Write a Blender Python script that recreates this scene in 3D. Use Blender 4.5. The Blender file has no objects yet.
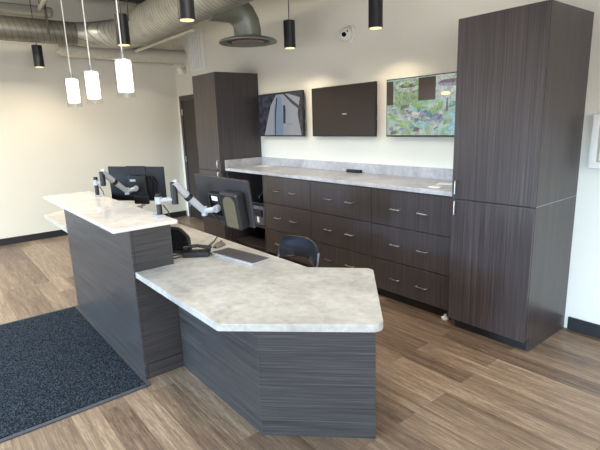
import bpy, bmesh, math, random
from mathutils import Vector, Matrix
random.seed(7)
S = bpy.context.scene
COL = S.collection
PI = math.pi

# ------------------------------------------------------------------ helpers
def lin(c):
    c = c / 255.0
    return c / 12.92 if c <= 0.04045 else ((c + 0.055) / 1.055) ** 2.4
def rgb(r, g, b): return (lin(r), lin(g), lin(b), 1.0)

class NT:
    def __init__(s, name):
        s.m = bpy.data.materials.new(name); s.m.use_nodes = True
        s.t = s.m.node_tree; s.t.nodes.clear()
        s.out = s.n('ShaderNodeOutputMaterial')
    def n(s, typ, **kw):
        nd = s.t.nodes.new(typ)
        for k, v in kw.items():
            if k in nd.bl_rna.properties and k not in nd.inputs.keys(): setattr(nd, k, v)
        return nd
    def l(s, a, b): s.t.links.new(a, b)
    def coords(s, scale=(1, 1, 1), rot=(0, 0, 0)):
        tc = s.n('ShaderNodeTexCoord'); mp = s.n('ShaderNodeMapping')
        mp.inputs['Scale'].default_value = scale; mp.inputs['Rotation'].default_value = rot
        s.l(tc.outputs['Object'], mp.inputs['Vector']); return mp.outputs['Vector']
    def noise(s, vec, scale=1, detail=4, rough=.55, dist=0):
        nd = s.n('ShaderNodeTexNoise'); nd.inputs['Scale'].default_value = scale
        nd.inputs['Detail'].default_value = detail; nd.inputs['Roughness'].default_value = rough
        nd.inputs['Distortion'].default_value = dist
        s.l(vec, nd.inputs['Vector']); return nd.outputs['Fac']
    def ramp(s, fac, stops):
        r = s.n('ShaderNodeValToRGB'); e = r.color_ramp.elements
        while len(e) < len(stops): e.new(.5)
        for el, (p, c) in zip(e, stops): el.position = p; el.color = c
        s.l(fac, r.inputs['Fac']); return r.outputs['Color']
    def mix(s, fac, a, b, mode='MIX'):
        m = s.n('ShaderNodeMix'); m.data_type = 'RGBA'; m.blend_type = mode
        for i, v in ((0, fac), (6, a), (7, b)):
            if hasattr(v, 'is_linked'): s.l(v, m.inputs[i])
            else: m.inputs[i].default_value = v
        return m.outputs[2]
    def math(s, op, a, b=0.0):
        m = s.n('ShaderNodeMath'); m.operation = op
        for i, v in enumerate((a, b)):
            if hasattr(v, 'is_linked'): s.l(v, m.inputs[i])
            else: m.inputs[i].default_value = v
        return m.outputs[0]
    def principled(s, color, rough=.5, metal=0., spec=.5, bump=None, bstr=.1, bdist=.01):
        p = s.n('ShaderNodeBsdfPrincipled')
        for k, v in (('Base Color', color), ('Roughness', rough)):
            if hasattr(v, 'is_linked'): s.l(v, p.inputs[k])
            else: p.inputs[k].default_value = v
        p.inputs['Metallic'].default_value = metal
        p.inputs['Specular IOR Level'].default_value = spec
        if bump is not None:
            b = s.n('ShaderNodeBump'); b.inputs['Strength'].default_value = bstr; b.inputs['Distance'].default_value = bdist
            s.l(bump, b.inputs['Height']); s.l(b.outputs['Normal'], p.inputs['Normal'])
        s.l(p.outputs['BSDF'], s.out.inputs['Surface']); return p

def plain(name, c, rough=.5, metal=0., spec=.5, var=.06):
    t = NT(name); v = t.coords((9, 9, 9)); f = t.noise(v, 3, 3)
    lo = tuple(x * (1 - var) for x in c[:3]) + (1,); hi = tuple(min(1, x * (1 + var)) for x in c[:3]) + (1,)
    t.principled(t.ramp(f, [(.3, lo), (.7, hi)]), rough, metal, spec); return t.m

def laminate(name, dark, mid, light, axis, rough=.38):
    t = NT(name)
    s1 = (130, 130, 1.6) if axis == 'v' else (1.4, 1.4, 165)
    s2 = (330, 330, 4) if axis == 'v' else (5, 5, 380)
    s3 = (60, 60, .5) if axis == 'v' else (.7, .7, 95)
    a = t.noise(t.coords(s1), 1, 3, .6); b = t.noise(t.coords(s2), 1, 2, .5); c = t.noise(t.coords(s3), 1, 2, .5)
    f = t.math('ADD', t.math('MULTIPLY', a, .5), t.math('ADD', t.math('MULTIPLY', b, .3), t.math('MULTIPLY', c, .2)))
    colr = t.ramp(f, [(.36, dark), (.5, mid), (.64, light)])
    t.principled(colr, rough, 0, .5, f, .12, .002); return t.m

M = {}
M['lam_v'] = laminate('dark_woodgrain_vertical', rgb(48, 43, 43), rgb(64, 57, 57), rgb(81, 74, 74), 'v', .33)
M['lam_h'] = laminate('grey_woodgrain_horizontal', rgb(34, 33, 34), rgb(57, 55, 56), rgb(78, 76, 78), 'h', .42)
M['toe'] = plain('toe_kick_dark', rgb(30, 28, 28), .55)
M['inside'] = plain('cabinet_interior', rgb(52, 46, 45), .55)
M['gap'] = plain('carcass_edge', rgb(38, 33, 33), .6)
M['steel'] = plain('brushed_steel', rgb(196, 196, 198), .28, 1.0)
M['silver'] = plain('silver_plastic', rgb(168, 171, 177), .35, .0)
M['black'] = plain('black_plastic', rgb(24, 24, 27), .42)
M['black_gloss'] = plain('glossy_black', rgb(20, 20, 24), .14)
M['navy_black'] = plain('monitor_back_dark', rgb(9, 11, 18), .45)
M['greyblack'] = plain('monitor_back_grey', rgb(50, 47, 49), .4)
M['rubber'] = plain('rubber_edge', rgb(66, 68, 76), .7)
M['white'] = plain('white_plastic', rgb(232, 230, 222), .4, var=.02)
M['paper'] = plain('white_paper', rgb(240, 238, 232), .8, var=.02)
M['grille'] = plain('grille_white', rgb(236, 234, 226), .5, var=.03)
M['tan'] = plain('tan_plate', rgb(128, 116, 94), .3, .4)
M['printer'] = plain('printer_grey', rgb(84, 86, 98), .45)
M['chair_vinyl'] = plain('black_vinyl', rgb(48, 50, 58), .36)
M['chair_tube'] = plain('grey_tube', rgb(120, 124, 134), .3, .7)
M['mouse'] = plain('mouse_grey', rgb(112, 104, 100), .35)
M['keys'] = plain('key_grey', rgb(80, 78, 79), .5)
M['baseboard'] = plain('black_baseboard', rgb(34, 34, 37), .45)
M['doorframe'] = plain('dark_bronze_frame', rgb(66, 56, 50), .45)
M['doorleaf'] = plain('dark_door_leaf', rgb(46, 38, 34), .4)
M['diffuser_grey'] = plain('diffuser_grey', rgb(132, 134, 124), .45, .5)
M['diffuser_core'] = plain('diffuser_core', rgb(120, 110, 108), .5, .2)
M['deck'] = plain('ceiling_deck', rgb(62, 59, 54), .8)
M['joist'] = plain('ceiling_joist', rgb(70, 66, 60), .7)
M['beam'] = plain('pale_beam', rgb(176, 172, 156), .6)
M['creamduct'] = plain('cream_duct', rgb(208, 202, 186), .5)
M['cordwhite'] = plain('white_cord', rgb(225, 224, 218), .5)
M['lens_black'] = plain('black_lens', rgb(6, 6, 7), .6, 0, .1)

def wall_mat(name, c):
    t = NT(name); f = t.noise(t.coords((1, 1, 1)), 1.2, 3); g = t.noise(t.coords((1, 1, 1)), 160, 2)
    lo = tuple(x * .97 for x in c[:3]) + (1,)
    t.principled(t.ramp(f, [(.3, lo), (.7, c)]), .75, 0, .3, g, .06, .002); return t.m
M['wall'] = wall_mat('cream_wall_paint', rgb(231, 226, 212))

def counter_mat(name, lo, mid, hi, rough):
    t = NT(name); v = t.coords((1, 1, 1))
    a = t.noise(v, 3.2, 6, .62, .8); b = t.noise(v, 22, 5, .65)
    f = t.math('ADD', t.math('MULTIPLY', a, .62), t.math('MULTIPLY', b, .38))
    t.principled(t.ramp(f, [(.36, lo), (.5, mid), (.63, hi)]), rough, 0, .5); return t.m
M['desk_top'] = counter_mat('grey_stone_laminate', rgb(156, 152, 146), rgb(182, 179, 173), rgb(200, 198, 193), .3)
M['back_top'] = counter_mat('grey_stone_laminate_back', rgb(152, 147, 147), rgb(176, 172, 172), rgb(196, 193, 193), .32)
M['bar_top'] = counter_mat('pale_polished_stone', rgb(200, 195, 190), rgb(220, 216, 212), rgb(234, 231, 228), .07)

def floor_mat():
    t = NT('wood_plank_floor'); v = t.coords((1, 1, 1))
    br = t.n('ShaderNodeTexBrick'); br.offset = .37; br.offset_frequency = 2; br.squash = 1
    for k, val in (('Scale', 1.0), ('Brick Width', 1.22), ('Row Height', .15), ('Mortar Size', .0014), ('Mortar Smooth', .2), ('Bias', 0.0)):
        br.inputs[k].default_value = val
    br.inputs['Color1'].default_value = (0, 0, 0, 1); br.inputs['Color2'].default_value = (1, 1, 1, 1); br.inputs['Mortar'].default_value = (.5, .5, .5, 1)
    t.l(v, br.inputs['Vector'])
    # grain: shift per plank so that boards do not continue into each other
    sep = t.n('ShaderNodeSeparateXYZ'); t.l(v, sep.inputs[0])
    comb = t.n('ShaderNodeCombineXYZ')
    sh = t.math('MULTIPLY', br.outputs['Color'], 37.0)
    t.l(t.math('MULTIPLY', sep.outputs[0], 1.6), comb.inputs[0]); t.l(t.math('MULTIPLY', sep.outputs[1], 26.0), comb.inputs[1]); t.l(sh, comb.inputs[2])
    g1 = t.noise(comb.outputs[0], 1.0, 5, .65, .6)
    comb2 = t.n('ShaderNodeCombineXYZ')
    t.l(t.math('MULTIPLY', sep.outputs[0], 5.0), comb2.inputs[0]); t.l(t.math('MULTIPLY', sep.outputs[1], 120.0), comb2.inputs[1]); t.l(sh, comb2.inputs[2])
    g2 = t.noise(comb2.outputs[0], 1.0, 3, .6)
    comb3 = t.n('ShaderNodeCombineXYZ')
    t.l(t.math('MULTIPLY', sep.outputs[0], 9.0), comb3.inputs[0]); t.l(t.math('MULTIPLY', sep.outputs[1], 70.0), comb3.inputs[1]); t.l(sh, comb3.inputs[2])
    g3 = t.noise(comb3.outputs[0], 1.0, 6, .8, 1.2)
    f = t.math('ADD', t.math('MULTIPLY', g1, .36), t.math('ADD', t.math('MULTIPLY', g2, .2), t.math('ADD', t.math('MULTIPLY', g3, .34), t.math('MULTIPLY', br.outputs['Color'], .12))))
    c = t.ramp(f, [(.37, rgb(76, 60, 49)), (.47, rgb(115, 95, 78)), (.56, rgb(143, 121, 100)), (.67, rgb(182, 162, 140))])
    c = t.mix(t.math('MULTIPLY', br.outputs['Fac'], .6), c, rgb(70, 55, 44))
    t.principled(c, t.math('ADD', t.math('MULTIPLY', g1, .18), .3), 0, .5, f, .08, .003); return t.m
M['floor'] = floor_mat()

def mat_carpet():
    t = NT('charcoal_mat_pile'); v = t.coords((1, 1, 1))
    a = t.noise(v, 120, 2, .6); b = t.noise(v, 9, 3, .6)
    f = t.math('ADD', t.math('MULTIPLY', a, .94), t.math('MULTIPLY', b, .06))
    t.principled(t.ramp(f, [(.38, rgb(12, 15, 19)), (.5, rgb(31, 38, 46)), (.62, rgb(70, 79, 91))]), .95, 0, .1, a, .8, .01); return t.m
M['carpet'] = mat_carpet()

def duct_mat(name, c1, c2, axis, pitch):
    t = NT(name); v = t.coords((1, 1, 1))
    sep = t.n('ShaderNodeSeparateXYZ'); t.l(v, sep.inputs[0])
    o = {'x': 0, 'y': 1}[axis]
    ph = t.math('ADD', t.math('MULTIPLY', sep.outputs[o], 1.0 / pitch), t.math('MULTIPLY', sep.outputs[2], .25 / pitch))
    fr = t.math('FRACT', ph); rid = t.math('GREATER_THAN', fr, .86)
    nz = t.noise(v, 6, 4)
    base = t.ramp(nz, [(.3, c1), (.7, c2)])
    c = t.mix(t.math('MULTIPLY', rid, .6), base, rgb(70, 68, 62))
    t.principled(c, .38, .55, .5, rid, .5, .006); return t.m
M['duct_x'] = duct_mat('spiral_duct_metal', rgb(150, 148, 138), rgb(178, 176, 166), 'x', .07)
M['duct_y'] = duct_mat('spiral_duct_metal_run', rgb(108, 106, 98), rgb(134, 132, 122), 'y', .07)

def emit(name, c, strength):
    t = NT(name); e = t.n('ShaderNodeEmission'); e.inputs['Color'].default_value = c; e.inputs['Strength'].default_value = strength
    t.l(e.outputs[0], t.out.inputs['Surface']); return t.m
M['lens'] = emit('warm_lamp_lens', rgb(255, 226, 170), 1.1)
M['shade_glow'] = emit('glowing_white_shade', rgb(255, 250, 240), 2.6)

def glass_mat():
    t = NT('clear_glass'); lw = t.n('ShaderNodeLayerWeight'); lw.inputs['Blend'].default_value = .5
    f = t.math('ADD', t.math('MULTIPLY', t.math('POWER', lw.outputs['Facing'], 4.0), .14), .015)
    tr = t.n('ShaderNodeBsdfTransparent'); tr.inputs[0].default_value = (.95, .95, .94, 1)
    gl = t.n('ShaderNodeBsdfGlossy'); gl.inputs['Roughness'].default_value = .05
    mx = t.n('ShaderNodeMixShader'); t.l(f, mx.inputs[0]); t.l(tr.outputs[0], mx.inputs[1]); t.l(gl.outputs[0], mx.inputs[2])
    t.l(mx.outputs[0], t.out.inputs['Surface']); return t.m
M['glass'] = glass_mat()

def screen_mat(name, build, strength, gloss=.12):
    """a screen: emission for pictures and painted reflections under a glossy face"""
    t = NT(name); c = build(t)
    p = t.principled((.010, .009, .009, 1), gloss, 0, .35)
    if hasattr(c, 'is_linked'): t.l(c, p.inputs['Emission Color'])
    else: p.inputs['Emission Color'].default_value = c
    p.inputs['Emission Strength'].default_value = strength
    return t.m
def pic_colour(t):
    v = t.coords((1, 1, 1))
    a = t.noise(v, 7, 3, .6, 1.6); b = t.noise(v, 3.2, 2, .5, .5)
    c1 = t.ramp(a, [(.25, rgb(92, 120, 130)), (.38, rgb(112, 148, 112)), (.5, rgb(150, 178, 170)), (.6, rgb(196, 206, 196)), (.72, rgb(150, 150, 172))])
    c2 = t.ramp(b, [(.35, rgb(118, 170, 80)), (.5, rgb(172, 190, 180)), (.65, rgb(132, 160, 190))])
    return t.mix(.45, c1, c2)
M['pic_colour'] = screen_mat('colour_map_screen', pic_colour, .62)
M['scr_off'] = screen_mat('off_screen_painted_reflection', lambda t: rgb(64, 47, 39), .25, .1)  # switched-off screen; the brown room reflection is painted as a weak glow
M['refl_dark'] = screen_mat('painted_reflection_dark', lambda t: t.ramp(t.noise(t.coords((1, 1, 1)), 16, 3), [(.35, rgb(30, 32, 40)), (.65, rgb(74, 76, 88))]), .5)
def speckled(name, c1, c2, k=.62):
    return screen_mat(name, lambda t: t.ramp(t.noise(t.coords((1, 1, 1)), 26, 4, .65, 1.5), [(.35, c1), (.65, c2)]), k)
def flat_glow(name, c, k=.6): return screen_mat(name, lambda t: c, k)
M['refl_grey'] = flat_glow('painted_reflection_grey', rgb(150, 154, 160)); M['refl_blue'] = flat_glow('painted_reflection_blue_grey', rgb(122, 140, 162)); M['refl_slate'] = flat_glow('painted_reflection_slate', rgb(58, 60, 68))
M['p_white'] = flat_glow('picture_white', rgb(205, 206, 198)); M['p_green'] = speckled('picture_green', rgb(104, 150, 62), rgb(150, 190, 96)); M['p_lilac'] = speckled('picture_and_reflection_lilac', rgb(112, 108, 136), rgb(164, 160, 182)); M['refl_brown'] = flat_glow('painted_reflection_brown', rgb(70, 56, 46))
M['p_soft'] = speckled('picture_and_reflection_soft', rgb(140, 150, 140), rgb(206, 210, 200)); M['p_sage'] = speckled('picture_and_reflection_sage', rgb(96, 126, 92), rgb(166, 182, 140))
M['p_mauve'] = speckled('picture_and_reflection_mauve', rgb(84, 74, 80), rgb(136, 122, 124)); M['p_teal'] = speckled('picture_teal', rgb(64, 102, 118), rgb(112, 150, 160))
M['p_aqua'] = speckled('picture_aqua', rgb(110, 158, 166), rgb(170, 206, 208)); M['refl_yellow'] = flat_glow('painted_reflection_yellow', rgb(250, 232, 170), 1.0)

class MB:
    """collects shapes; build() links them as one mesh object"""
    def __init__(s): s.bm = bmesh.new(); s.mi = 0
    def _f(s, vs):
        try:
            f = s.bm.faces.new(vs); f.material_index = s.mi; return f
        except ValueError: return None
    def box(s, x0, x1, y0, y1, z0, z1, mt=None):
        P = [Vector((x, y, z)) for z in (z0, z1) for x, y in ((x0, y0), (x1, y0), (x1, y1), (x0, y1))]
        if mt: P = [mt @ p for p in P]
        v = [s.bm.verts.new(p) for p in P]
        for q in ((3, 2, 1, 0), (4, 5, 6, 7), (0, 1, 5, 4), (1, 2, 6, 5), (2, 3, 7, 6), (3, 0, 4, 7)): s._f([v[i] for i in q])
        return s
    def prism(s, pts, z0, z1, mt=None):
        lo = [Vector((x, y, z0)) for x, y in pts]; hi = [Vector((x, y, z1)) for x, y in pts]
        if mt: lo = [mt @ p for p in lo]; hi = [mt @ p for p in hi]
        a = [s.bm.verts.new(p) for p in lo]; b = [s.bm.verts.new(p) for p in hi]; n = len(pts)
        s._f(a[::-1]); s._f(b)
        for i in range(n): s._f([a[i], a[(i + 1) % n], b[(i + 1) % n], b[i]])
        return s
    def tube(s, pts, r, n=12, caps=True, mt=None):
        pts = [Vector(p) for p in pts]
        if mt: pts = [mt @ p for p in pts]
        rs = r if isinstance(r, (list, tuple)) else [r] * len(pts)
        t0 = (pts[1] - pts[0]).normalized(); up = Vector((0, 0, 1)) if abs(t0.z) < .9 else Vector((1, 0, 0))
        nrm = t0.cross(up).normalized(); rings = []
        for i, p in enumerate(pts):
            if i == 0: t = t0
            elif i == len(pts) - 1: t = (pts[i] - pts[i - 1]).normalized()
            else: t = ((pts[i] - pts[i - 1]).normalized() + (pts[i + 1] - pts[i]).normalized()).normalized()
            nrm = (nrm - t * nrm.dot(t)).normalized(); bn = t.cross(nrm)
            rings.append([s.bm.verts.new(p + (nrm * math.cos(2 * PI * k / n) + bn * math.sin(2 * PI * k / n)) * rs[i]) for k in range(n)])
        for a, b in zip(rings, rings[1:]):
            for k in range(n): s._f([a[k], a[(k + 1) % n], b[(k + 1) % n], b[k]])
        if caps: s._f(rings[0][::-1]); s._f(rings[-1])
        return s
    def lathe(s, prof, c=(0, 0, 0), n=32, mt=None, close=False):
        c = Vector(c); rings = []
        for r, z in prof:
            row = []
            for k in range(n):
                p = c + Vector((r * math.cos(2 * PI * k / n), r * math.sin(2 * PI * k / n), z))
                row.append(s.bm.verts.new(mt @ p if mt else p))
            rings.append(row)
        pr = list(zip(rings, rings[1:]))
        if close: pr.append((rings[-1], rings[0]))
        for a, b in pr:
            for k in range(n): s._f([a[k], a[(k + 1) % n], b[(k + 1) % n], b[k]])
        if not close:
            if prof[0][0] > 1e-6: s._f(rings[0][::-1])
            if prof[-1][0] > 1e-6: s._f(rings[-1])
        return s
    def poly(s, pts):
        s._f([s.bm.verts.new(Vector(p)) for p in pts]); return s
    def build(s, name, mats, parent=None, bevel=0., smooth=None, seg=2, local=False):
        if not isinstance(mats, (list, tuple)): mats = [mats]
        bmesh.ops.remove_doubles(s.bm, verts=s.bm.verts, dist=1e-6)
        bmesh.ops.recalc_face_normals(s.bm, faces=s.bm.faces)
        me = bpy.data.meshes.new(name); o = bpy.data.objects.new(name, me)
        if parent is not None:
            o.parent = parent
            if not local: s.bm.transform(WM[parent.name].inverted())
            WM[o.name] = WM[parent.name].copy()
        else:
            vs = [v.co for v in s.bm.verts]
            b = Vector(((min(v.x for v in vs) + max(v.x for v in vs)) / 2, (min(v.y for v in vs) + max(v.y for v in vs)) / 2, min(v.z for v in vs)))
            s.bm.transform(Matrix.Translation(-b)); o.location = b; WM[o.name] = Matrix.Translation(b)
        s.bm.to_mesh(me); s.bm.free()
        for m in mats: me.materials.append(m)
        COL.objects.link(o)
        if smooth is not None:
            for p in me.polygons: p.use_smooth = True
            a = math.radians(smooth)
            try: me.set_sharp_from_angle(angle=a)
            except Exception: pass
        if bevel:
            md = o.modifiers.new('bevel', 'BEVEL'); md.width = bevel; md.segments = seg; md.limit_method = 'ANGLE'; md.angle_limit = math.radians(40)
        return o
WM = {}
def tag(o, label=None, cat=None, group=None, kind=None):
    if label: o['label'] = label
    if cat: o['category'] = cat
    if group: o['group'] = group
    if kind: o['kind'] = kind
    return o
def thing(name, label, cat, loc, rz=0., group=None):
    o = bpy.data.objects.new(name, None); COL.objects.link(o)
    o.location = loc; o.rotation_euler = (0, 0, rz); o.empty_display_size = .1
    WM[o.name] = Matrix.Translation(Vector(loc)) @ Matrix.Rotation(rz, 4, 'Z')
    return tag(o, label, cat, group)
def struct(mb, name, m, **k):
    o = mb.build(name, m, None, **k); o['kind'] = 'structure'; return o
def arc(c, r, a0, a1, n, plane='xy'):
    out = []
    for i in range(n + 1):
        a = a0 + (a1 - a0) * i / n; u, w = r * math.cos(a), r * math.sin(a)
        out.append((c[0] + u, c[1] + w))
    return out
def round_poly(pts, rads, n=5):
    """rounds the corners of a polygon; rads gives one radius per corner"""
    out = []; N = len(pts)
    for i in range(N):
        p = Vector(pts[i]); a = (Vector(pts[i - 1]) - p); b = (Vector(pts[(i + 1) % N]) - p); r = rads[i]
        if r <= 0: out.append(tuple(p)); continue
        a.normalize(); b.normalize(); half = a.angle(b) / 2; d = r / math.tan(half)
        c = p + (a + b).normalized() * (r / math.sin(half)); s, e = p + a * d, p + b * d
        for k in range(n + 1):
            q = s.lerp(e, k / n); q = c + (q - c).normalized() * r; out.append((q.x, q.y))
    return out

# ------------------------------------------------------------------ camera
YAW, PITCH, ROLL, CH, F = 0.8964, 0.21878, -0.03464, 1.618, 462.5
fw = Vector((-math.sin(YAW) * math.cos(PITCH), math.cos(YAW) * math.cos(PITCH), -math.sin(PITCH)))
rt = Vector((math.cos(YAW), math.sin(YAW), 0)); up = rt.cross(fw)
r2 = rt * math.cos(ROLL) + up * math.sin(ROLL); u2 = -rt * math.sin(ROLL) + up * math.cos(ROLL)
cam = bpy.data.cameras.new('camera'); co = bpy.data.objects.new('camera', cam); COL.objects.link(co)
mw = Matrix((r2, u2, -fw)).transposed().to_4x4(); mw.translation = Vector((0, 0, CH)); co.matrix_world = mw
cam.sensor_width = 36; cam.sensor_fit = 'HORIZONTAL'; cam.lens = F / 600 * 36; cam.clip_start = .05
S.camera = co

# ------------------------------------------------------------------ the room
XL, XR, YB, YF, ZC = -7.88, 2.6, 3.64, -3.4, 3.62
struct(MB().box(XL - .15, XR + .15, YF - .15, YB + .15, -.1, 0), 'floor', M['floor'])
struct(MB().box(XL - .15, XR + .15, YB, YB + .15, 0, ZC), 'wall_back', M['wall'])
struct(MB().box(XL - .15, XL, YF, YB, 0, ZC), 'wall_left', M['wall'])
struct(MB().box(XR, XR + .15, YF, -2.6, 0, ZC).box(XR, XR + .15, 2.4, YB, 0, ZC).box(XR, XR + .15, -2.6, 2.4, 2.6, ZC).box(XR, XR + .15, -2.6, 2.4, 0, .3).box(XR, XR + .15, -.15, .0, .3, 2.6), 'wall_right', M['wall'])
w = MB()
w.box(XL, XR, YF - .15, YF, 2.45, ZC).box(XL, XR, YF - .15, YF, 0, .12)
for x in (XL, XR - .12): w.box(x, x + .12, YF - .15, YF, .12, 2.45)
struct(w, 'wall_front', M['wall'])
struct(MB().box(XL - .15, XR + .15, YF - .15, YB + .15, ZC, ZC + .1), 'ceiling', M['deck'])
struct(MB().box(-.97 - .1, XR, YB - .014, YB, 0, .1).box(-1.3, -1.07, YB - .014, YB, 0, .1), 'baseboard_back', M['baseboard'], bevel=.003)
struct(MB().box(XL, XL + .014, YF, YB - .02, 0, .1), 'baseboard_left', M['baseboard'], bevel=.003)
# ceiling structure over the lobby side
for i, x in enumerate((-7.2, -6.0, -4.8, -3.6)):
    struct(MB().box(x - .05, x + .05, YF, YB, ZC - .2, ZC - .001), 'trim_%d' % (i + 1), M['joist'])
# pale channel above the duct along the left wall
struct(MB().box(-7.72, -7.58, YF, 1.76, 3.19, 3.31), 'trim_5', M['beam'], bevel=.03)

# door beside the left tall cabinet
DX0, DX1 = -7.75, -6.72
d = MB().box(DX0, DX0 + .08, YB - .03, YB - .001, 0, 2.12).box(DX1 - .08, DX1, YB - .03, YB - .001, 0, 2.12).box(DX0 + .08, DX1 - .08, YB - .03, YB - .001, 2.04, 2.12)
door = struct(d, 'door_1', M['doorframe'], bevel=.004)
MB().box(DX0 + .083, DX1 - .083, YB - .018, YB - .002, .008, 2.037).build('door_leaf', M['doorleaf'], door)
for z in (.25, 1.05, 1.85): MB().tube([(DX0 + .085, YB - .032, z - .05), (DX0 + .085, YB - .032, z + .05)], .009, 10).build('hinge', M['steel'], door)
MB().tube([(DX1 - .16, YB - .02, 1.0), (DX1 - .16, YB - .07, 1.0), (DX1 - .28, YB - .07, 1.0)], .01, 10).build('door_handle', M['steel'], door)

# ------------------------------------------------------------------ cabinets
YT = 2.985     # front of the tall cabinets
T = 2.268
def bar_handle(mb, p0, p1, out=.028, r=.005):
    p0, p1 = Vector(p0), Vector(p1); o = Vector((0, -out, 0))
    mb.tube([p0, p0 + o * .8, p0 + o + (p1 - p0) * .06, p1 + o + (p0 - p1) * .06, p1 + o * .8, p1], r, 8)
    return mb
def tall(x0, x1, label, hinge_right, split, handles):
    t = thing('tall_cabinet', label, 'cabinet', ((x0 + x1) / 2, (YT + YB) / 2, 0), group=None)
    MB().box(x0, x1, YT + .022, YB - .001, .1, T).build('carcass', M['lam_v'], t, bevel=.0015)
    MB().box(x0 + .021, x1 - .021, YT + .075, YB - .001, 0, .0995).build('toe_kick', M['toe'], t)
    for xs in (x0, x1 - .02): MB().box(xs, xs + .02, YT + .075, YB - .001, 0, .0998).build('side_foot', M['lam_v'], t)
    for z0, z1, hz in ((.09, split - .003, handles[0]), (split + .003, T - .003, handles[1])):
        dr = MB().box(x0 + .002, x1 - .002, YT, YT + .02, z0, z1).build('door', M['lam_v'], t, bevel=.0015)
        hx = x0 + .04 if hinge_right else x1 - .04
        bar_handle(MB(), (hx, YT, hz - .05), (hx, YT, hz + .05)).build('handle', M['steel'], dr, smooth=40)
    return t
RX0, RX1 = -1.93, -1.327
tR = tall(RX0, RX1, 'tall dark woodgrain cabinet at the right end of the drawers, nearest the viewer', True, 1.03, (.965, 1.115))
MB().box(RX1 - .0005, RX1 + .0008, YT + .022, YB - .001, 1.029, 1.032).build('joint_line', M['silver'], tR)
LX0, LX1 = -5.95, -5.345
tL = tall(LX0, LX1, 'tall dark woodgrain cabinet at the left end of the counter, beside the door', False, 1.03, (.965, 1.115))

ZTOP, YCF = 1.067, 3.05
YD = YCF + .02     # drawer fronts
rows = [(.1, .384), (.39, .702), (.708, 1.022)]
hz = [.235, .548, .862]
units = [(-4.497, -3.652, 'at the left, beside the open shelf bay'), (-3.65, -2.803, 'in the middle, under the black box on the counter'), (-2.801, -1.952, 'at the right, beside the nearer tall cabinet')]
hxs = [(-4.24, -3.945), (-3.375, -3.075), (-2.52, -2.235)]
for (x0, x1, where), hx in zip(units, hxs):
    t = thing('drawer_cabinet', 'dark woodgrain three-drawer base cabinet ' + where, 'cabinet', ((x0 + x1) / 2, (YD + YB) / 2, 0), group='three-drawer base cabinets under the back counter')
    MB().box(x0, x1, YD + .021, YB - .001, .1, 1.028).build('carcass', M['gap'], t)
    MB().box(x0, x1, YD + .075, YB - .001, 0, .1).build('toe_kick', M['toe'], t)
    for (z0, z1), z in zip(rows, hz):
        dr = MB().box(x0 + .0015, x1 - .0015, YD, YD + .02, z0, z1).build('drawer', M['lam_v'], t, bevel=.0015)
        for h in hx: bar_handle(MB(), (h - .05, YD, z), (h + .05, YD, z)).build('handle', M['steel'], dr, smooth=40)
    if x1 > -2:
        MB().box(x1 + .001, RX0 - .001, YD + .002, YD + .02, .1, 1.028).build('filler_strip', M['lam_v'], t)
        tag(MB().lathe([(.03, 0), (.03, .014), (.016, .02), (.012, .024), (.012, .04)], (-2.035, 3.12, 0), 14).build('levelling_foot', M['white'], t, smooth=40), 'white levelling foot under the cabinet corner')
# open bay with a shelf
bx0, bx1 = LX1 + .001, -4.499
t = thing('open_cabinet', 'open dark base cabinet bay with a shelf, behind the grey monitor', 'cabinet', ((bx0 + bx1) / 2, (YD + YB) / 2, 0))
MB().box(bx0, bx0 + .02, YD, YB - .001, 0, 1.028).build('side_panel', M['lam_v'], t)
MB().box(bx1 - .02, bx1, YD, YB - .001, 0, 1.028).build('side_panel', M['lam_v'], t)
MB().box(bx0 + .02, bx1 - .02, YB - .02, YB - .001, .04, 1.028).build('back_panel', M['inside'], t)
MB().box(bx0 + .02, bx1 - .02, YD + .05, YB - .02, .355, .38).build('shelf', M['inside'], t)
MB().box(bx0 + .02, bx1 - .02, YD + .05, YB - .02, .08, .1).build('bottom_panel', M['inside'], t)
MB().box(bx0 + .02, bx1 - .02, YD + .08, YD + .1, 0, .08).build('toe_kick', M['toe'], t)

# continuous counter with splash
t = thing('back_counter', 'long grey stone-look counter with low splash, above the drawer cabinets', 'countertop', ((LX1 + RX0) / 2, (YCF + YB) / 2, 1.03))
cx0, cx1 = LX1 + .001, RX0 - .001
MB().box(cx0, cx1, YCF, YB - .001, 1.03, ZTOP).build('slab', M['back_top'], t, bevel=.004)
MB().box(cx0, cx1, YB - .021, YB - .001, ZTOP + .0002, ZTOP + .1).build('backsplash', M['back_top'], t, bevel=.002)
MB().box(cx0, cx0 + .02, YCF + .002, YB - .022, ZTOP + .0002, ZTOP + .1).build('side_splash', M['back_top'], t, bevel=.002)

# things on the counter
tag(MB().prism(round_poly([(-3.625, 3.565), (-3.425, 3.565), (-3.425, 3.612), (-3.625, 3.612)], [.008] * 4), ZTOP + .0003, ZTOP + .032).build('eraser', M['black'], bevel=.004), 'small black oblong box lying on the back counter against the splash', 'eraser')
tag(MB().box(-5.17, -4.95, 3.40, 3.58, ZTOP + .0003, ZTOP + .002).build('paper_sheet', M['paper']), 'white paper sheet on the back counter, beside the left tall cabinet', 'paper')
tag(MB().box(-.09, .09, -.06, .06, 0, .0015, Matrix.Translation((-2.235, 3.40, ZTOP + .0003)) @ Matrix.Rotation(.3, 4, 'Z')).build('paper_sheet', M['paper']), 'white paper on the back counter near the right tall cabinet, farther from the edge', 'paper')
tag(MB().box(-.055, .055, -.03, .03, 0, .008, Matrix.Translation((-2.20, 3.18, ZTOP + .0003)) @ Matrix.Rotation(-.1, 4, 'Z')).build('note_pad', M['paper']), 'small white note pad near the front edge of the back counter', 'note pad')

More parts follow.
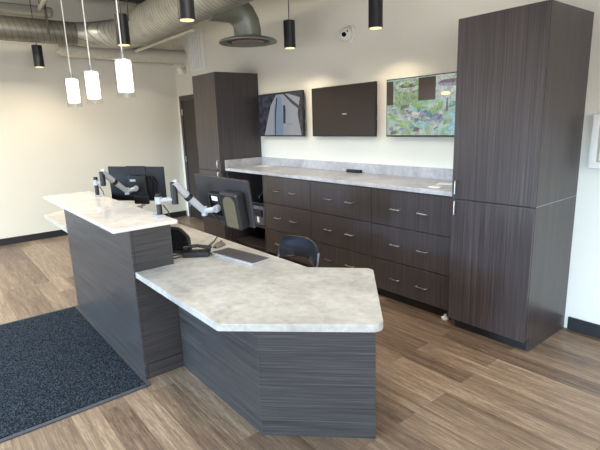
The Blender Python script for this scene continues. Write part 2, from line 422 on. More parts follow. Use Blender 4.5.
# printer in the open bay
t = thing('printer', 'grey printer with a white label on the shelf of the open bay', 'printer', (-4.74, 3.25, .3803))
MB().box(-4.93, -4.60, 3.12, 3.50, .3803, .62).build('body', M['printer'], t, bevel=.015)
MB().box(-4.90, -4.63, 3.10, 3.119, .50, .58).build('paper_tray', M['black'], t, bevel=.004)
MB().prism(round_poly([(-4.94, 3.14), (-4.60, 3.14), (-4.60, 3.48), (-4.94, 3.48)], [.03] * 4), .6205, .66).build('lid', M['black_gloss'], t, bevel=.008)
MB().box(-4.745, -4.70, 3.114, 3.1195, .42, .49).build('label', M['paper'], t)
t = thing('headset', 'black wired headset lying on top of the printer in the bay', 'headset', (-4.74, 3.28, .661))
MB().tube([(-4.88, 3.28, .69)] + [(-4.76 + .12 * math.cos(a), 3.28, .69 + .10 * math.sin(a)) for a in [PI * (1 - k / 12) for k in range(1, 12)]] + [(-4.64, 3.28, .69)], .009, 8).build('headband', M['black'], t, smooth=60)
for x in (-4.88, -4.64): MB().lathe([(.032, -.015), (.036, 0), (.032, .015)], (0, 0, 0), 16, Matrix.Translation((x, 3.28, .697)) @ Matrix.Rotation(PI / 2, 4, 'Y')).build('ear_cup', M['black'], t, smooth=40)

# ------------------------------------------------------------------ reception bar
BX0, BX1, BY0, BY1 = -4.50, -2.808, .905, 1.172
ZD = .737
t = thing('reception_bar', 'tall bar-height reception partition faced in grey horizontal woodgrain, behind the floor mat', 'reception desk', ((BX0 + BX1) / 2, 1.03, 0))
MB().box(BX0 + .019, BX1 - .019, BY0 + .019, BY1 - .001, .0, 1.047).build('core', M['inside'], t)
MB().box(BX0, BX1, BY0, BY0 + .018, .0, 1.0485).build('front_panel', M['lam_h'], t, bevel=.0015)
MB().box(BX1 - .018, BX1 - .0005, BY0 + .019, BY1, .1, 1.0485).build('end_panel', M['lam_h'], t, bevel=.001)
MB().box(BX0 + .0005, BX0 + .018, BY0 + .019, BY1, .0, 1.0485).build('end_panel', M['lam_h'], t, bevel=.001)
MB().box(BX1 - .018, BX1 + .006, BY0 + .02, BY1 - .001, .0, .099).build('skirting', M['lam_h'], t)
TX0, TX1, TY0, TY1 = -4.47, -2.587, .747, 1.135
o = MB().prism(round_poly([(TX0, TY0), (TX1, TY0), (TX1, TY1), (TX0, TY1)], [.02, .02, .02, .02]), 1.049, 1.069).build('bar_top', M['bar_top'], t, bevel=.005, seg=3)
tag(o, 'pale polished stone-look slab')

# low worktop wrapping behind the bar
poly = [(BX1 + .001, .914), (-1.772, .914), (-1.25, 1.453), (-1.826, 2.016), (-2.122, 1.748), (-5.18, 1.748), (-5.475, 2.016), (-6.05, 1.453), (-5.53, .914), (BX0 - .001, .914), (BX0 - .001, BY1 + .001), (BX1 + .001, BY1 + .001)]
t = thing('low_desk', 'low reception desk with grey stone-look worktop and angled end, beside the taller bar', 'desk', (-2.3, 1.3, 0))
tag(MB().prism(round_poly(poly, [.003, .02, .05, .05, .01, .01, .05, .05, .02, .003, 0, 0]), .700, ZD).build('worktop', M['desk_top'], t, bevel=.006, seg=3), 'grey stone-look worktop')
e1, e2 = Vector((-1.838, 1.165)), Vector((-1.421, 1.589))
def panel(name, a, b, th, z0, z1, mat, bev=.0015):
    a, b = Vector(a), Vector(b); dr = (b - a).normalized(); nn = Vector((-dr.y, dr.x)) * th
    return MB().prism([tuple(a), tuple(b), tuple(b + nn), tuple(a + nn)], z0, z1).build(name, mat, t, bevel=bev)
panel('front_panel', (BX1 + .012, 1.168), (e1.x - .001, 1.166), .02, 0, .699, M['lam_h'])
panel('front_panel', (-5.46, 1.168), (BX0 - .002, 1.168), .02, 0, .699, M['lam_h'])
panel('angled_panel', e1, e2, .02, 0, .699, M['lam_h'])
dr = (e2 - e1).normalized(); nn = Vector((-dr.y, dr.x)); q = e2 + nn * .55
panel('side_panel', e2 + nn * .021 - dr * .0, q, .02, 0, .699, M['lam_h'])
l1, l2 = Vector((-5.462, 1.165)), Vector((-5.88, 1.589)); dl = (l1 - l2).normalized(); nl = Vector((-dl.y, dl.x))
panel('angled_panel', l2, l1 - dl * .001, .02, 0, .699, M['lam_h'])
panel('side_panel', l2 + nl * .55 + dl * .02, l2 + nl * .021 + dl * .02, .02, 0, .699, M['lam_h'])

# floor mat
t = thing('floor_mat', 'charcoal entrance mat with a rubber edge on the floor before the reception bar', 'mat', (-3.62, .1, 0))
mx0, mx1, my0, my1 = -4.53, -2.718, -.75, .905
MB().box(mx0 + .03, mx1 - .03, my0 + .03, my1 - .03, 0.0005, .011).build('pile', M['carpet'], t, bevel=.003)
b = MB()
for q in ((mx0, mx1, my0, my0 + .03), (mx0, mx1, my1 - .03, my1), (mx0, mx0 + .03, my0 + .03, my1 - .03), (mx1 - .03, mx1, my0 + .03, my1 - .03)): b.box(*q, .0005, .007)
b.build('border', M['rubber'], t, bevel=.003)

# ------------------------------------------------------------------ televisions
def tv(x0, x1, label, screen_mat_, overlay=None, z0=1.45, z1=1.985):
    yf = 3.568; t = thing('television', label, 'television', ((x0 + x1) / 2, YB, z0), group='televisions on the back wall')
    MB().box(x0, x1, yf, yf + .03, z0, z1).build('casing', M['black'], t, bevel=.003)
    MB().box(x0 + .05, x1 - .012, yf + .0302, yf + .047, z0 + .06, z0 + .16).box(x0 + .05, x1 - .012, yf + .0302, yf + .047, z0 + .2, z0 + .32).box(x0 + .1, x1 - .1, yf + .0302, yf + .044, z0 + .16, z0 + .2).build('rear_hump', M['black'], t, bevel=.004)
    MB().box((x0 + x1) / 2 - .2, (x0 + x1) / 2 + .2, yf + .0472, YB - .001, z0 + .15, z0 + .36).build('wall_mount', M['black'], t)
    s = MB().box(x0 + .008, x1 - .008, yf - .0012, yf - .0002, z0 + .014, z1 - .008).build('screen', screen_mat_, t)
    if overlay: overlay(s, x0 + .008, x1 - .008, z0 + .014, z1 - .008, yf - .0016)
    return t
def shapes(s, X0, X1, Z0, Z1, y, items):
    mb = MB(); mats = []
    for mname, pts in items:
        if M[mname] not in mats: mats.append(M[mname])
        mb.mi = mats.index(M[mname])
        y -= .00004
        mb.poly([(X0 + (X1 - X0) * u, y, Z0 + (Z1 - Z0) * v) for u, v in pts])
    return mb.build('picture_or_painted_reflection', mats, s)  # holds on-screen pictures and also reflections painted as glowing shapes
def ell(cu, cv, ru, rv, n=20): return [(cu + ru * math.cos(2 * PI * k / n), cv + rv * math.sin(2 * PI * k / n)) for k in range(n)]
def rect(u0, u1, v0, v1): return [(u0, v0), (u1, v0), (u1, v1), (u0, v1)]
def refl1(s, *a):  # window reflections on a dark screen, painted as glowing grey shapes
    shapes(s, *a, [('refl_grey', [(.12, .0), (.97, .0), (.9, .5), (.96, .86), (.7, .97), (.44, .97), (.3, .72)]),
                   ('refl_blue', [(.34, .0), (.58, .0), (.56, .9), (.47, .97), (.38, .7)]),
                   ('refl_slate', [(.38, .0), (.40, .0), (.42, .5), (.47, .9), (.44, .9), (.39, .5)]),
                   ('refl_slate', [(.58, .28), (.63, .28), (.645, .62), (.63, .72), (.59, .7)]),
                   ('refl_slate', [(.6, .97), (.64, .97), (.97, .64), (.97, .56), (.78, .74)]),
                   ('refl_slate', rect(.66, .8, .262, .27))])
def pic_refl3(s, *a):  # round shapes, brown blocks and yellow spot are painted lamp reflections
    rnd = random.Random(11); bits = []
    pal = ['p_soft', 'p_sage', 'p_green', 'p_lilac', 'p_aqua', 'p_mauve', 'p_teal', 'p_soft', 'p_sage']
    for k in range(90):
        u, v = rnd.uniform(.03, .95), rnd.uniform(.03, .56 if k < 70 else .95); an = rnd.uniform(-.6, .6) + (u - .5) * 1.2
        L, w_ = rnd.uniform(.03, .11), rnd.uniform(.012, .04); c, n_ = math.cos(an), math.sin(an)
        q = [(-L, -w_), (L * .7, -w_ * .6), (L, w_ * .4), (-L * .5, w_)]
        bits.append((rnd.choice(pal), [(min(.995, max(.005, u + x * c * .6 - y_ * n_)), min(.995, max(.005, v + x * n_ + y_ * c * 1.4))) for x, y_ in q]))
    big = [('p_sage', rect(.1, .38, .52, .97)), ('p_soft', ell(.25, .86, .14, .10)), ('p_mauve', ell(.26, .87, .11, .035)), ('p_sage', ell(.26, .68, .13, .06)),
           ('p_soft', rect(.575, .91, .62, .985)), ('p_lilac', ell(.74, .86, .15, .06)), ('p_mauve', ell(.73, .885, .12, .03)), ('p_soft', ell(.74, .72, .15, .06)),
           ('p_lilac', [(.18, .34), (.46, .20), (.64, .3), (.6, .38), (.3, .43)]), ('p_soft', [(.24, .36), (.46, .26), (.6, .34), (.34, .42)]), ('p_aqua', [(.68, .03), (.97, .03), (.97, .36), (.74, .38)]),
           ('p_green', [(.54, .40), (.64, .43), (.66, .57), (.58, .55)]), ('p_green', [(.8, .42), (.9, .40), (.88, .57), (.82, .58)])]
    shapes(s, *a, big[:8] + bits[70:] + big[8:] + bits[:70] + [('refl_yellow', ell(.68, .69, .05, .03)), ('p_mauve', [(.685, .4), (.715, .4), (.705, .62), (.695, .62)]),
                  ('p_mauve', rect(.915, .995, .62, .985)), ('refl_brown', rect(.005, .085, .55, .97)), ('refl_brown', rect(.385, .575, .60, .985))])
def pic2(s, *a):
    shapes(s, *a, [('p_white', rect(.52, .585, .425, .445))])
tv(-5.26, -4.335, 'leftmost wall television, switched off, with grey window reflections painted on its screen', M['refl_dark'], refl1)
tv(-4.17, -3.205, 'middle wall television, switched off, with a dark brown reflection painted on its screen', M['scr_off'], pic2)
tv(-3.06, -2.085, 'rightmost wall television, showing a green and blue picture', M['pic_colour'], pic_refl3)

# ------------------------------------------------------------------ wall fittings
t = thing('security_camera', 'white round security camera high on the back wall', 'camera', (-3.62, YB, 2.44))
MB().lathe([(.085, 0), (.085, .016), (.08, .02)], (0, 0, 0), 28, Matrix.Translation((-3.61, YB - .001, 2.49)) @ Matrix.Rotation(PI / 2, 4, 'X')).build('mount_plate', M['white'], t, smooth=40)
cm = Matrix.Translation((-3.61, YB - .07, 2.48)) @ Matrix.Scale(1.35, 4)
MB().lathe([(.05 * math.sin(PI * k / 12), .05 * -math.cos(PI * k / 12)) for k in range(1, 12)], (0, 0, 0), 24, cm).build('ball', M['white'], t, smooth=60)
fwd = (Vector((0, 0, 1.618)) - Vector((-3.61, YB - .05, 2.495))).normalized()
aim = lambda a, b: (fwd + rt * a + Vector((0, 0, b))).normalized().to_track_quat('Z', 'X').to_matrix().to_4x4()
MB().lathe([(.018, .04), (.0165, .0535), (0, .0535)], (0, 0, 0), 18, cm @ aim(-.26, 0)).build('lens', M['lens_black'], t, smooth=40)
MB().lathe([(.008, .04), (.007, .052)], (0, 0, 0), 12, cm @ aim(.3, .5)).build('sensor', M['rubber'], t, smooth=40)

t = thing('emergency_light', 'white twin-head emergency light in the far corner above the door', 'light', (-7.56, YB, 2.42))
MB().box(-7.66, -7.46, YB - .06, YB - .001, 2.46, 2.56).build('battery_box', M['white'], t, bevel=.012)
for x, s in ((-7.67, -1), (-7.45, 1)):
    MB().lathe([(.02, -.04), (.05, .02), (.055, .045), (.045, .05)], (0, 0, 0), 20, Matrix.Translation((x, YB - .09, 2.53)) @ Matrix.Rotation(s * .5, 4, 'Z') @ Matrix.Rotation(2.0, 4, 'X')).build('lamp_head', M['white'], t, smooth=40)

t = thing('air_grille', 'white slatted return-air grille high above the door', 'vent', (-6.99, YB, 2.46))
gx0, gx1, gz0, gz1 = -7.24, -6.74, 2.46, 3.08
g = MB()
for q in ((gx0, gx1, gz0, gz0 + .05), (gx0, gx1, gz1 - .05, gz1), (gx0, gx0 + .05, gz0 + .05, gz1 - .05), (gx1 - .05, gx1, gz0 + .05, gz1 - .05)): g.box(q[0], q[1], YB - .02, YB - .001, q[2], q[3])
g.build('frame', M['grille'], t, bevel=.003)
MB().box(gx0 + .05, gx1 - .05, YB - .004, YB - .001, gz0 + .05, gz1 - .05).build('backing', M['diffuser_grey'], t)
for k in range(5):
    x = gx0 + .09 + k * .08
    MB().box(-.022, .022, -.003, .003, gz0 + .05, gz1 - .05, Matrix.Translation((x, YB - .012, 0)) @ Matrix.Rotation(.35, 4, 'Z')).build('slat', M['grille'], t)

t = thing('wall_cabinet', 'white framed shallow wall cabinet right of the nearer tall cabinet', 'cabinet', (-1.0, YB, 1.235))
wx0, wx1, wz0, wz1 = -1.253, -.80, 1.235, 1.605
MB().box(wx0 + .02, wx1 - .02, YB - .03, YB - .001, wz0 + .02, wz1 - .02).build('box', M['beam'], t)
g = MB()
for q in ((wx0, wx1, wz0, wz0 + .04), (wx0, wx1, wz1 - .04, wz1), (wx0, wx0 + .04, wz0 + .04, wz1 - .04), (wx1 - .04, wx1, wz0 + .04, wz1 - .04)): g.box(q[0], q[1], YB - .045, YB - .031, q[2], q[3])
g.build('door_frame', M['white'], t, bevel=.004)
MB().box(wx0 + .055, wx1 - .055, YB - .036, YB - .0302, wz0 + .055, wz1 - .055).build('door_panel', M['white'], t, bevel=.003)

# ------------------------------------------------------------------ ducts
DZ, DY, DX = 2.873, 2.41, -7.0
t = thing('spiral_duct', 'large grey spiral duct under the ceiling with a bend along the left wall', 'duct', (-5, 2.41, DZ))
MB().tube([(x, DY, DZ) for x in (-6.45, -5, -3.5, -2, -.5, 1.0)], .212, 40).build('main_run', M['duct_x'], t, smooth=50)
pts, rs = [], []
for k in range(13):
    a = PI / 2 * k / 12
    pts.append((-6.45 - .55 * math.sin(a), DY - .55 * (1 - math.cos(a)), DZ)); rs.append(.214 - .068 * k / 12)
MB().tube(pts, rs, 40, False).build('elbow', M['duct_x'], t, smooth=50)
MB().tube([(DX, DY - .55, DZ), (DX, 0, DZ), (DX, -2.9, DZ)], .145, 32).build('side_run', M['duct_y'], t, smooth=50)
for x in (-5.9, -3.4):
    for s_ in (-1, 1): MB().tube([(x, DY + s_ * .219, DZ), (x, DY + s_ * .219, ZC - .001)], .006, 6).build('hanger', M['joist'], t)
for y in (-.2, .55, 1.5):
    MB().box(DX + .145, DX + .151, y - .015, y + .015, DZ - .05, ZC).build('hanger', M['joist'], t)

t = thing('wall_duct', 'cream painted duct close to the left wall, below the spiral duct', 'duct', (-7.5, 2.5, 2.74))
MB().tube([(-7.5, 1.72, 2.76), (-7.5, 1.77, 2.75), (-7.5, 1.87, 2.745), (-7.5, 2.6, 2.735), (-7.5, YB - .001, 2.73)], [.07, .095, .105, .108, .11], 28).build('run', M['creamduct'], t, smooth=60)
MB().lathe([(.112, 0), (.13, 0), (.13, .02), (.112, .02)], (0, 0, 0), 28, Matrix.Translation((-7.5, YB - .001, 2.73)) @ Matrix.Rotation(PI / 2, 4, 'X'), close=True).build('collar', M['creamduct'], t, smooth=40)
t = thing('conduit', 'thin cream pipe running beneath the large spiral duct', 'pipe', (-6.2, 2.72, 2.72))
MB().tube([(-7.2, 2.74, 2.74), (-5.3, 2.74, 2.74)], .024, 12).build('pipe', M['creamduct'], t, smooth=60)
for x in (-7.0,): MB().tube([(x, 2.74, 2.762), (x, 2.74, ZC)], .004, 6).build('hanger', M['joist'], t)
t = thing('sprinkler_pipe', 'pale pipe crossing under the dark ceiling above the lamp cords', 'pipe', (-6, .9, 3.4))
MB().tube([(-6.9, 1.45, 3.12), (-5.6, 1.52, 3.4)], .03, 14).build('pipe', M['beam'], t, smooth=60)
MB().tube([(-5.6, 1.52, 3.4), (-5.4, 1.53, 3.43), (-4.6, 1.53, 3.43)], .03, 14).build('pipe', M['beam'], t, smooth=60)
MB().tube([(-5.0, 1.53, 3.46), (-5.0, 1.53, ZC)], .006, 6).build('hanger', M['joist'], t)
MB().tube([(-6.9, 1.45, 3.15), (-6.9, 1.45, ZC)], .006, 6).build('hanger', M['joist'], t)

M['throat_shade'] = plain('painted_throat_shade', rgb(52, 52, 48), .6)
# round diffuser on its bent neck
FX, FY, FZ = -4.36, 2.87, 2.455
t = thing('ceiling_diffuser', 'grey round air diffuser on a bent neck below the large duct', 'vent', (FX, FY, FZ))
MB().lathe([(.305, 0), (.307, .006), (.29, .022), (.19, .05), (.15, .055), (.15, .04), (.19, .03), (.24, .006), (.245, 0)], (FX, FY, FZ), 48, close=True).build('flange', M['diffuser_grey'], t, smooth=35)
MB().lathe([(.0, -.014), (.12, -.01), (.165, .0), (.172, .006), (.165, .010), (0, .012)], (FX, FY, FZ), 40).build('core', M['diffuser_core'], t, smooth=50)
MB().lathe([(0, .0135), (.232, .0135), (.232, .016), (0, .016)], (FX, FY, FZ), 40).build('throat_shade', M['throat_shade'], t)  # dark disc in the slot; the shade there is put into its colour
pts = [(FX, FY, FZ + .05), (FX, FY, FZ + .12)] + [(FX, FY - .2 * (1 - math.cos(a)), FZ + .12 + .2 * math.sin(a)) for a in [PI / 2 * k / 4 for k in range(1, 5)]] + [(FX, DY + .02, FZ + .32)]
MB().tube(pts, .142, 32, True).build('neck', M['diffuser_grey'], t, smooth=12)

# ------------------------------------------------------------------ lamps
def spot(name, loc, e, ang, col, blend=.6, r=.03):
    L = bpy.data.lights.new(name, 'SPOT'); L.energy = e; L.spot_size = ang; L.spot_blend = blend; L.color = col; L.shadow_soft_size = r
    o = bpy.data.objects.new(name, L); COL.objects.link(o); o.location = loc; return o
WARM = (1.0, .84, .64)
def cylinder_lamp(x, y, zb, label):
    t = thing('cylinder_pendant', label, 'lamp', (x, y, zb), group='black cylinder pendants')
    r, h = .062, .27
    MB().lathe([(r, 0), (r, h), (r - .004, h + .004), (.004, h + .004)], (x, y, zb), 28).build('housing', M['black'], t, smooth=40)
    MB().lathe([(.0, -.001), (r - .008, -.001), (r - .008, -.004), (0, -.005)], (x, y, zb), 24).build('lens', M['lens'], t)
    MB().tube([(x, y, zb + h + .004), (x, y, ZC - .02)], .005, 8).build('cord', M['black'], t)
    MB().lathe([(.055, -.02), (.055, 0)], (x, y, ZC - .0005), 20).build('canopy', M['black'], t, smooth=40)
    spot('downlight', (x, y, zb - .02), 11, math.radians(125), WARM)
for x, y, z, lab in [(-7.265, 1.42, 2.46, 'farthest black cylinder pendant, alone against the left wall'),
                     (-4.72, 1.682, 2.4, 'black cylinder pendant behind the rightmost glass pendant'),
                     (-3.432, 1.72, 2.4, 'black cylinder pendant cut by the top of the photo, left of the round diffuser'),
                     (-4.145, 3.26, 2.4, 'black cylinder pendant on a visible cord between the round diffuser and the security camera'),
                     (-2.927, 3.263, 2.4, 'black cylinder pendant nearest the right tall cabinet, over the dark television')]:
    cylinder_lamp(x, y, z, lab)

def glass_lamp(x, y, zb, label):
    t = thing('glass_pendant', label, 'lamp', (x, y, zb), group='glass pendants over the reception bar')
    R, H = .051, .2
    MB().lathe([(R, 0), (R, H), (R - .0025, H), (R - .0025, 0)], (x, y, zb), 32, close=True).build('glass_shade', M['glass'], t, smooth=40)
    MB().lathe([(.0, .03), (.038, .03), (.042, .035), (.042, H - .006), (0, H - .006)], (x, y, zb), 28).build('diffuser', M['shade_glow'], t, smooth=40)
    MB().lathe([(R, H), (R, H + .004), (.014, H + .008), (.012, H + .04), (.003, H + .045)], (x, y, zb), 28).build('cap', M['steel'], t, smooth=40)
    MB().tube([(x, y, zb + H + .04), (x, y, ZC - .02)], .0036, 8).build('cord', M['cordwhite'], t)
    MB().lathe([(.06, -.02), (.06, 0)], (x, y, ZC - .0005), 20).build('canopy', M['steel'], t, smooth=40)
for x, lab in ((-3.835, 'leftmost and farthest of the three glowing glass pendants over the bar'), (-3.328, 'middle of the three glowing glass pendants over the bar'), (-2.712, 'rightmost and nearest of the three glowing glass pendants over the bar')):
    glass_lamp(x, .95, 1.785, lab)

# ------------------------------------------------------------------ desk equipment
def arm_with(t, base, post_h, elbow, mid, tip, nrm):
    """clamp, post, lower joint, silver gas-spring link, head"""
    bx, by, bz = base
    MB().box(bx - .05, bx + .05, by - .035, by + .017, bz + .0004, bz + .012).build('clamp_plate', M['silver'], t, bevel=.003)
    MB().tube([(bx, by, bz + .012), (bx, by, bz + post_h)], .017, 16).build('post', M['black'], t, smooth=40)
    e, m, p = Vector(elbow), Vector(mid), Vector(tip); q = p - nrm.normalized() * .032
    c = Vector((bx, by, bz + post_h * .72))
    MB().tube([c - Vector((0, 0, .022)), c + Vector((0, 0, .022))], .022, 16).tube([c, Vector((e.x, e.y, c.z))], .015, 14).build('lower_link', M['silver'], t, smooth=40)
    MB().tube([(e.x, e.y, c.z - .03), (e.x, e.y, e.z + .012)], .022, 16).build('elbow_joint', M['black'], t, smooth=40)
    k = MB()
    MB().tube([e + Vector((0, 0, .01)), e.lerp(m, .5), m], [.026, .024, .021], 14).build('spring_link', M['silver'], t, smooth=40)
    MB().tube([e.lerp(m, .42), e.lerp(m, .52)], .0272, 14).build('band', M['black'], t, smooth=40)
    MB().tube([m - (q - m) * .05, m.lerp(q, .98)], .018, 12).tube([m + Vector((0, 0, -.03)), m + Vector((0, 0, .03))], .02, 14).build('wrist_joint', M['silver'], t, smooth=40)
    MB().tube([q, p], .024, 16).build('head', M['silver'], t, smooth=40)
    MB().tube([(bx + .02, by + .02, bz + post_h * .5), (bx + .06, by + .03, bz + post_h * .25), (bx + .08, by + .03, bz + .008)], .004, 6).build('cable', M['black'], t)

def monitor(name, label, c, right, tilt, roll, W, H, mat, puck):
    """monitor whose back faces -n; c is the centre of the back"""
    right = Vector(right).normalized(); n = Vector((-right.y, right.x, 0))      # n points away from the viewer (screen side)
    upv = Vector((0, 0, 1))
    R = Matrix((right, n, upv)).transposed().to_4x4(); mt = Matrix.Translation(c) @ R @ Matrix.Rotation(tilt, 4, 'X') @ Matrix.Rotation(roll, 4, 'Y')
    t = thing(name, label, 'monitor', (c[0], c[1], c[2] - H / 2))
    MB().box(-W / 2, W / 2, .004, .022, -H / 2, H / 2, mt).build('casing', mat, t, bevel=.004)
    MB().box(-W / 2 + .008, W / 2 - .008, .0222, .0235, -H / 2 + .016, H / 2 - .008, mt).build('screen', M['black_gloss'], t)
    return t, mt

# far monitor, dark blue-black, seen from behind
rv = Vector((.66, .75, 0)); c1 = (-4.165, 1.465, 1.122)
t, mt = monitor('monitor', 'dark blue-black monitor seen from behind, at the far end of the bar', c1, rv, .10, .035, .505, .315, M['navy_black'], None)
MB().box(-.075, .095, -.03, .0038, -.10, .08, mt).build('rear_housing', M['black'], t, bevel=.012)
MB().box(-.085, -.0, -.0035, .003, .11, .165, mt).box(-.02, .09, -.002, .003, .085, .165, mt).build('top_bracket', M['navy_black'], t, bevel=.004)
MB().box(-.04, .10, -.02, .0035, -.185, -.10, mt).build('lower_housing', M['black'], t, bevel=.01)
for u in (.115, .145): MB().tube([(u, -.004, .07), (u + .03, -.012, .02), (u + .015, -.012, -.06), (u - .01, -.006, -.14)], .006, 8, mt=mt).build('cable', M['black_gloss'], t)
MB().box(-.05, .0, -.033, -.0305, .03, .05, mt).build('label', M['silver'], t)
ta = thing('swing_arm_mount', 'silver and black monitor arm clamped at the far end of the bar top', 'mount', (-4.06, 1.088, 1.069))
tip1 = mt @ Vector((.0, -.0302, -.03)); mid1 = mt @ Vector((-.065, -.085, -.045))
arm_with(ta, (-4.065, 1.088, 1.069), .16, (-4.03, 1.135, 1.262), mid1, tip1, mt.to_3x3() @ Vector((0, 1, 0)))

# near monitor, grey back with a thin-client box
rv = Vector((.505, .10, 0)); c2 = (-2.665, 1.488, 1.132)
t, mt = monitor('monitor', 'grey monitor seen from behind with a small computer mounted on its back, nearest the phone', c2, rv, .19, .05, .515, .315, M['greyblack'], None)
MB().box(.05, .215, -.07, .0038, -.155, .085, mt).build('mini_computer', M['black'], t, bevel=.012)
MB().prism(round_poly([(.085, -.14), (.195, -.14), (.195, .068), (.085, .068)], [.004, .004, .05, .05], 8), .0705, .074, mt @ Matrix(((1, 0, 0, 0), (0, 0, -1, 0), (0, 1, 0, 0), (0, 0, 0, 1)))).build('face_plate', M['tan'], t)
MB().box(-.09, .048, -.045, .0038, -.10, .06, mt).build('mount_bracket', M['black_gloss'], t, bevel=.01)
MB().box(-.05, .005, -.048, -.0455, .012, .042, mt).build('label', M['paper'], t)
MB().tube([(-.06, -.05, -.09), (.0, -.06, -.125), (.09, -.05, -.135), (.13, -.02, -.12)], .007, 8, mt=mt).build('cable', M['black'], t)
ta = thing('swing_arm_mount', 'silver and black monitor arm clamped at the near end of the bar top', 'mount', (-2.79, 1.103, 1.069))
tip2 = mt @ Vector((.0, -.0452, -.035)); mid2 = mt @ Vector((-.085, -.10, -.05))
arm_with(ta, (-2.79, 1.103, 1.069), .14, (-2.742, 1.19, 1.268), mid2, tip2, mt.to_3x3() @ Vector((0, 1, 0)))

# desk phone
ph = Matrix.Translation((-2.965, 1.305, ZD)) @ Matrix(((.625, -.78, 0, 0), (.78, .625, 0, 0), (0, 0, 1, 0), (0, 0, 0, 1)))
t = thing('desk_phone', 'black desk phone with handset on the low worktop behind the bar end', 'phone', (-2.93, 1.33, ZD))
MB().box(.02, .20, -.085, .0, .0005, .038, ph).build('base', M['black'], t, bevel=.006)
body = MB().prism(round_poly([(-.13, .0), (.075, .0), (.055, .12), (-.01, .185), (-.13, .2)], [.01, .015, .06, .07, .02]), -.012, .022, ph @ Matrix.Translation((0, -.01, .012)) @ Matrix.Rotation(math.radians(68), 4, 'X')).build('body', M['black'], t, bevel=.006)
MB().prism(round_poly([(-.11, .02), (.055, .02), (.036, .11), (-.02, .165), (-.11, .175)], [.01, .015, .05, .06, .02]), .0225, .026, ph @ Matrix.Translation((0, -.01, .012)) @ Matrix.Rotation(math.radians(68), 4, 'X')).build('back_plate', M['black_gloss'], body)
MB().tube([(.03, -.05, .056), (.07, -.05, .072), (.12, -.05, .075), (.17, -.05, .066), (.215, -.045, .054)], [.016, .013, .011, .013, .018], 14, mt=ph).build('handset', M['black'], t, smooth=60)
MB().tube([ph @ Vector(p) for p in ((.02, -.07, .012), (-.02, -.1, .006), (-.07, -.1, .005), (-.1, -.07, .005), (-.07, -.045, .006), (-.01, -.06, .02), (.03, -.08, .03))], .004, 8).build('cord', M['black'], t, smooth=60)

# mouse with its cable
mm = Matrix.Translation((-2.975, 1.606, ZD)) @ Matrix.Rotation(math.radians(20), 4, 'Z')
t = thing('computer_mouse', 'grey computer mouse on the low worktop beside the keyboard', 'mouse', (-2.975, 1.606, ZD))
pf = []
b = MB(); rings = []
for i, (yy, wd, hh) in enumerate(((-.055, .012, .012), (-.045, .026, .022), (-.02, .031, .034), (.01, .03, .036), (.035, .028, .028), (.052, .018, .016), (.057, .008, .009))):
    rings.append([b.bm.verts.new(mm @ Vector((wd * math.cos(PI * k / 8), yy, .001 + hh * math.sin(PI * k / 8)))) for k in range(9)])
for a, c in zip(rings, rings[1:]):
    for k in range(8): b._f([a[k], a[k + 1], c[k + 1], c[k]])
    b._f([a[8], a[0], c[0], c[8]])
b._f(rings[0]); b._f(rings[-1])
b.build('shell', M['mouse'], t, smooth=60)
MB().tube([(0, .015, .0365), (0, .03, .034)], .005, 8, mt=mm).build('scroll_wheel', M['black'], t, smooth=60)
MB().tube([(-2.94, 1.56, ZD + .01), (-2.99, 1.53, ZD + .005), (-3.05, 1.56, ZD + .005), (-3.12, 1.64, ZD + .005), (-3.2, 1.70, ZD + .005), (-3.25, 1.745, ZD + .005)], .0035, 8).build('cable', M['black'], t, smooth=60)

# keyboard
kb = Matrix.Translation((-2.625, 1.565, ZD)) @ Matrix.Rotation(math.radians(7.5), 4, 'Z')
t = thing('keyboard', 'slim keyboard with dark keys and pale edge on the low worktop', 'keyboard', (-2.625, 1.565, ZD))
MB().box(-.225, .225, -.085, .078, .0005, .012, kb).build('chassis', M['silver'], t, bevel=.003)
k = MB()
for r_ in range(6):
    for c_ in range(18):
        x = -.216 + c_ * .0241; y = -.068 + r_ * .0238
        if r_ == 0 and 4 <= c_ <= 9:
            if c_ == 4: k.box(x, x + 6 * .0241 - .002, y, y + .0215, .0122, .016, kb)
            continue
        k.box(x, x + .0222, y, y + .0215, .0122, .016, kb)
k.build('keys', M['keys'], t)

# folding chair
cm = Matrix.Translation((-2.675, 2.09, -.022)) @ Matrix.Rotation(math.radians(3), 4, 'Z') @ Matrix.Diagonal((.93, 1, 1, 1))
t = thing('folding_chair', 'black folding chair pulled up behind the low worktop', 'chair', (-2.675, 1.96, 0), math.radians(3))
b = MB(); n = 16
for sgn, rows_ in ((0, None),):
    F_, B_ = [], []
    for j, (z, wd, dy) in enumerate(((.595, .205, 0), (.62, .222, .004), (.68, .232, .012), (.735, .218, .02), (.765, .185, .024), (.775, .15, .025))):
        F_.append([]); B_.append([])
        for i in range(n + 1):
            u = -1 + 2 * i / n; yy = .055 * (1 - u * u) + dy
            sag = -.022 * (1 - u * u) if j == 0 else 0
            F_[-1].append(b.bm.verts.new(cm @ Vector((wd * u, yy, z - sag * -1 if j else z + .03 * (1 - u * u))))); B_[-1].append(b.bm.verts.new(cm @ Vector((wd * u, yy + .022, z if j else z + .03 * (1 - u * u)))))
    for G in (F_, B_):
        for a, c in zip(G, G[1:]):
            for i in range(n): b._f([a[i], a[i + 1], c[i + 1], c[i]])
    for a, c in ((F_[0], B_[0]), (F_[-1], B_[-1])):
        for i in range(n): b._f([a[i], a[i + 1], c[i + 1], c[i]])
    for j in range(len(F_) - 1):
        for i in (0, n): b._f([F_[j][i], F_[j + 1][i], B_[j + 1][i], B_[j][i]])
b.build('backrest', M['chair_vinyl'], t, smooth=50)
MB().prism(round_poly([(-.195, -.36), (.195, -.36), (.2, .0), (-.2, .0)], [.05, .05, .03, .03]), .43, .455, cm).build('seat', M['chair_vinyl'], t, bevel=.008)
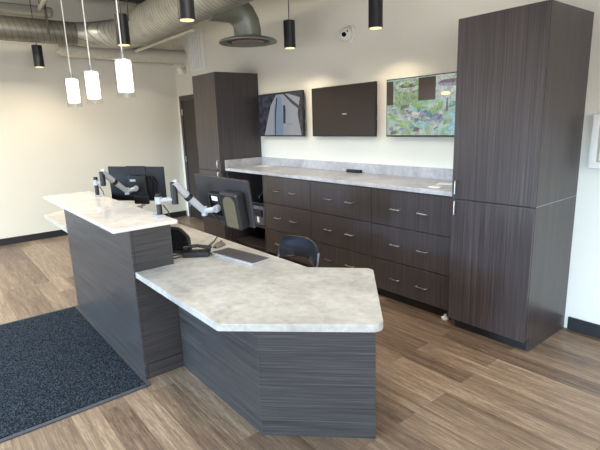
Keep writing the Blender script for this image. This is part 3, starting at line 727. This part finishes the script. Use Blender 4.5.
for s in (-1, 1):
    MB().tube([(s * .235, .03, .70), (s * .236, .012, .62), (s * .226, -.08, .44), (s * .222, -.30, .034)], .011, 12, mt=cm).build('front_leg', M['chair_tube'], t, smooth=60)
    MB().tube([(s * .206, -.25, .42), (s * .206, -.02, .25), (s * .206, .16, .034)], .011, 12, mt=cm).build('rear_leg', M['chair_tube'], t, smooth=60)
    for y, x in ((-.305, .222), (.163, .206)): MB().lathe([(.014, 0), (.014, .02), (.01, .024)], (s * x, y, .0225), 12, cm).build('foot_cap', M['black'], t)
MB().tube([(-.222, -.25, .10), (.222, -.25, .10)], .008, 10, mt=cm).build('stretcher', M['chair_tube'], t)
MB().tube([(-.206, .118, .07), (.206, .118, .07)], .008, 10, mt=cm).build('stretcher', M['chair_tube'], t)

# ------------------------------------------------------------------ light
W = bpy.data.worlds.new('sky'); S.world = W; W.use_nodes = True
bg = W.node_tree.nodes['Background']; bg.inputs[0].default_value = (.88, .92, 1.0, 1); bg.inputs[1].default_value = 1.5
def area(name, loc, target, sx, sy, e, col):
    L = bpy.data.lights.new(name, 'AREA'); L.shape = 'RECTANGLE'; L.size = sx; L.size_y = sy; L.energy = e; L.color = col
    o = bpy.data.objects.new(name, L); COL.objects.link(o); o.location = loc
    o.rotation_euler = (Vector(target) - Vector(loc)).to_track_quat('-Z', 'Y').to_euler(); return o
area('daylight', (-2.5, -7.0, 4.6), (-2.5, 0, .6), 11, 3.6, 2300, (.56, .79, 1.0))
area('daylight', (5.6, -.1, 2.6), (0, 0, .9), 6, 3.4, 330, (.92, .96, 1.0))
sun = bpy.data.lights.new('low_sky_glow', 'SUN'); sun.energy = 1.5; sun.angle = math.radians(6); sun.color = (.42, .70, 1.0)
so = bpy.data.objects.new('low_sky_glow', sun); COL.objects.link(so); so.location = (-2, -12, 4)
so.rotation_euler = Vector((-.10, 1, -math.tan(math.radians(8.5)))).to_track_quat('-Z', 'Y').to_euler()
area('overhead_fill', (-1.4, 1.3, 3.5), (-1.4, 1.3, 0), 2.4, 1.6, 62, (1, .95, .86))  # unseen overhead fill, added to brighten the desk and worktops
area('overhead_fill', (-5.6, .2, 3.5), (-5.6, .2, 0), .9, .9, 98, (1, .90, .72))  # unseen warm fill, added to brighten the left wall

vs = S.view_settings; S.display_settings.display_device = 'sRGB'
vs.view_transform = 'Standard'; vs.look = 'None'; vs.exposure = 0.56; vs.gamma = 1.0; vs.use_curve_mapping = False
S.cycles.use_denoising = True
S.cycles.max_bounces = 8; S.cycles.diffuse_bounces = 5; S.cycles.glossy_bounces = 4
S.cycles.sample_clamp_indirect = 8
S.cycles.caustics_reflective = False; S.cycles.caustics_refractive = False
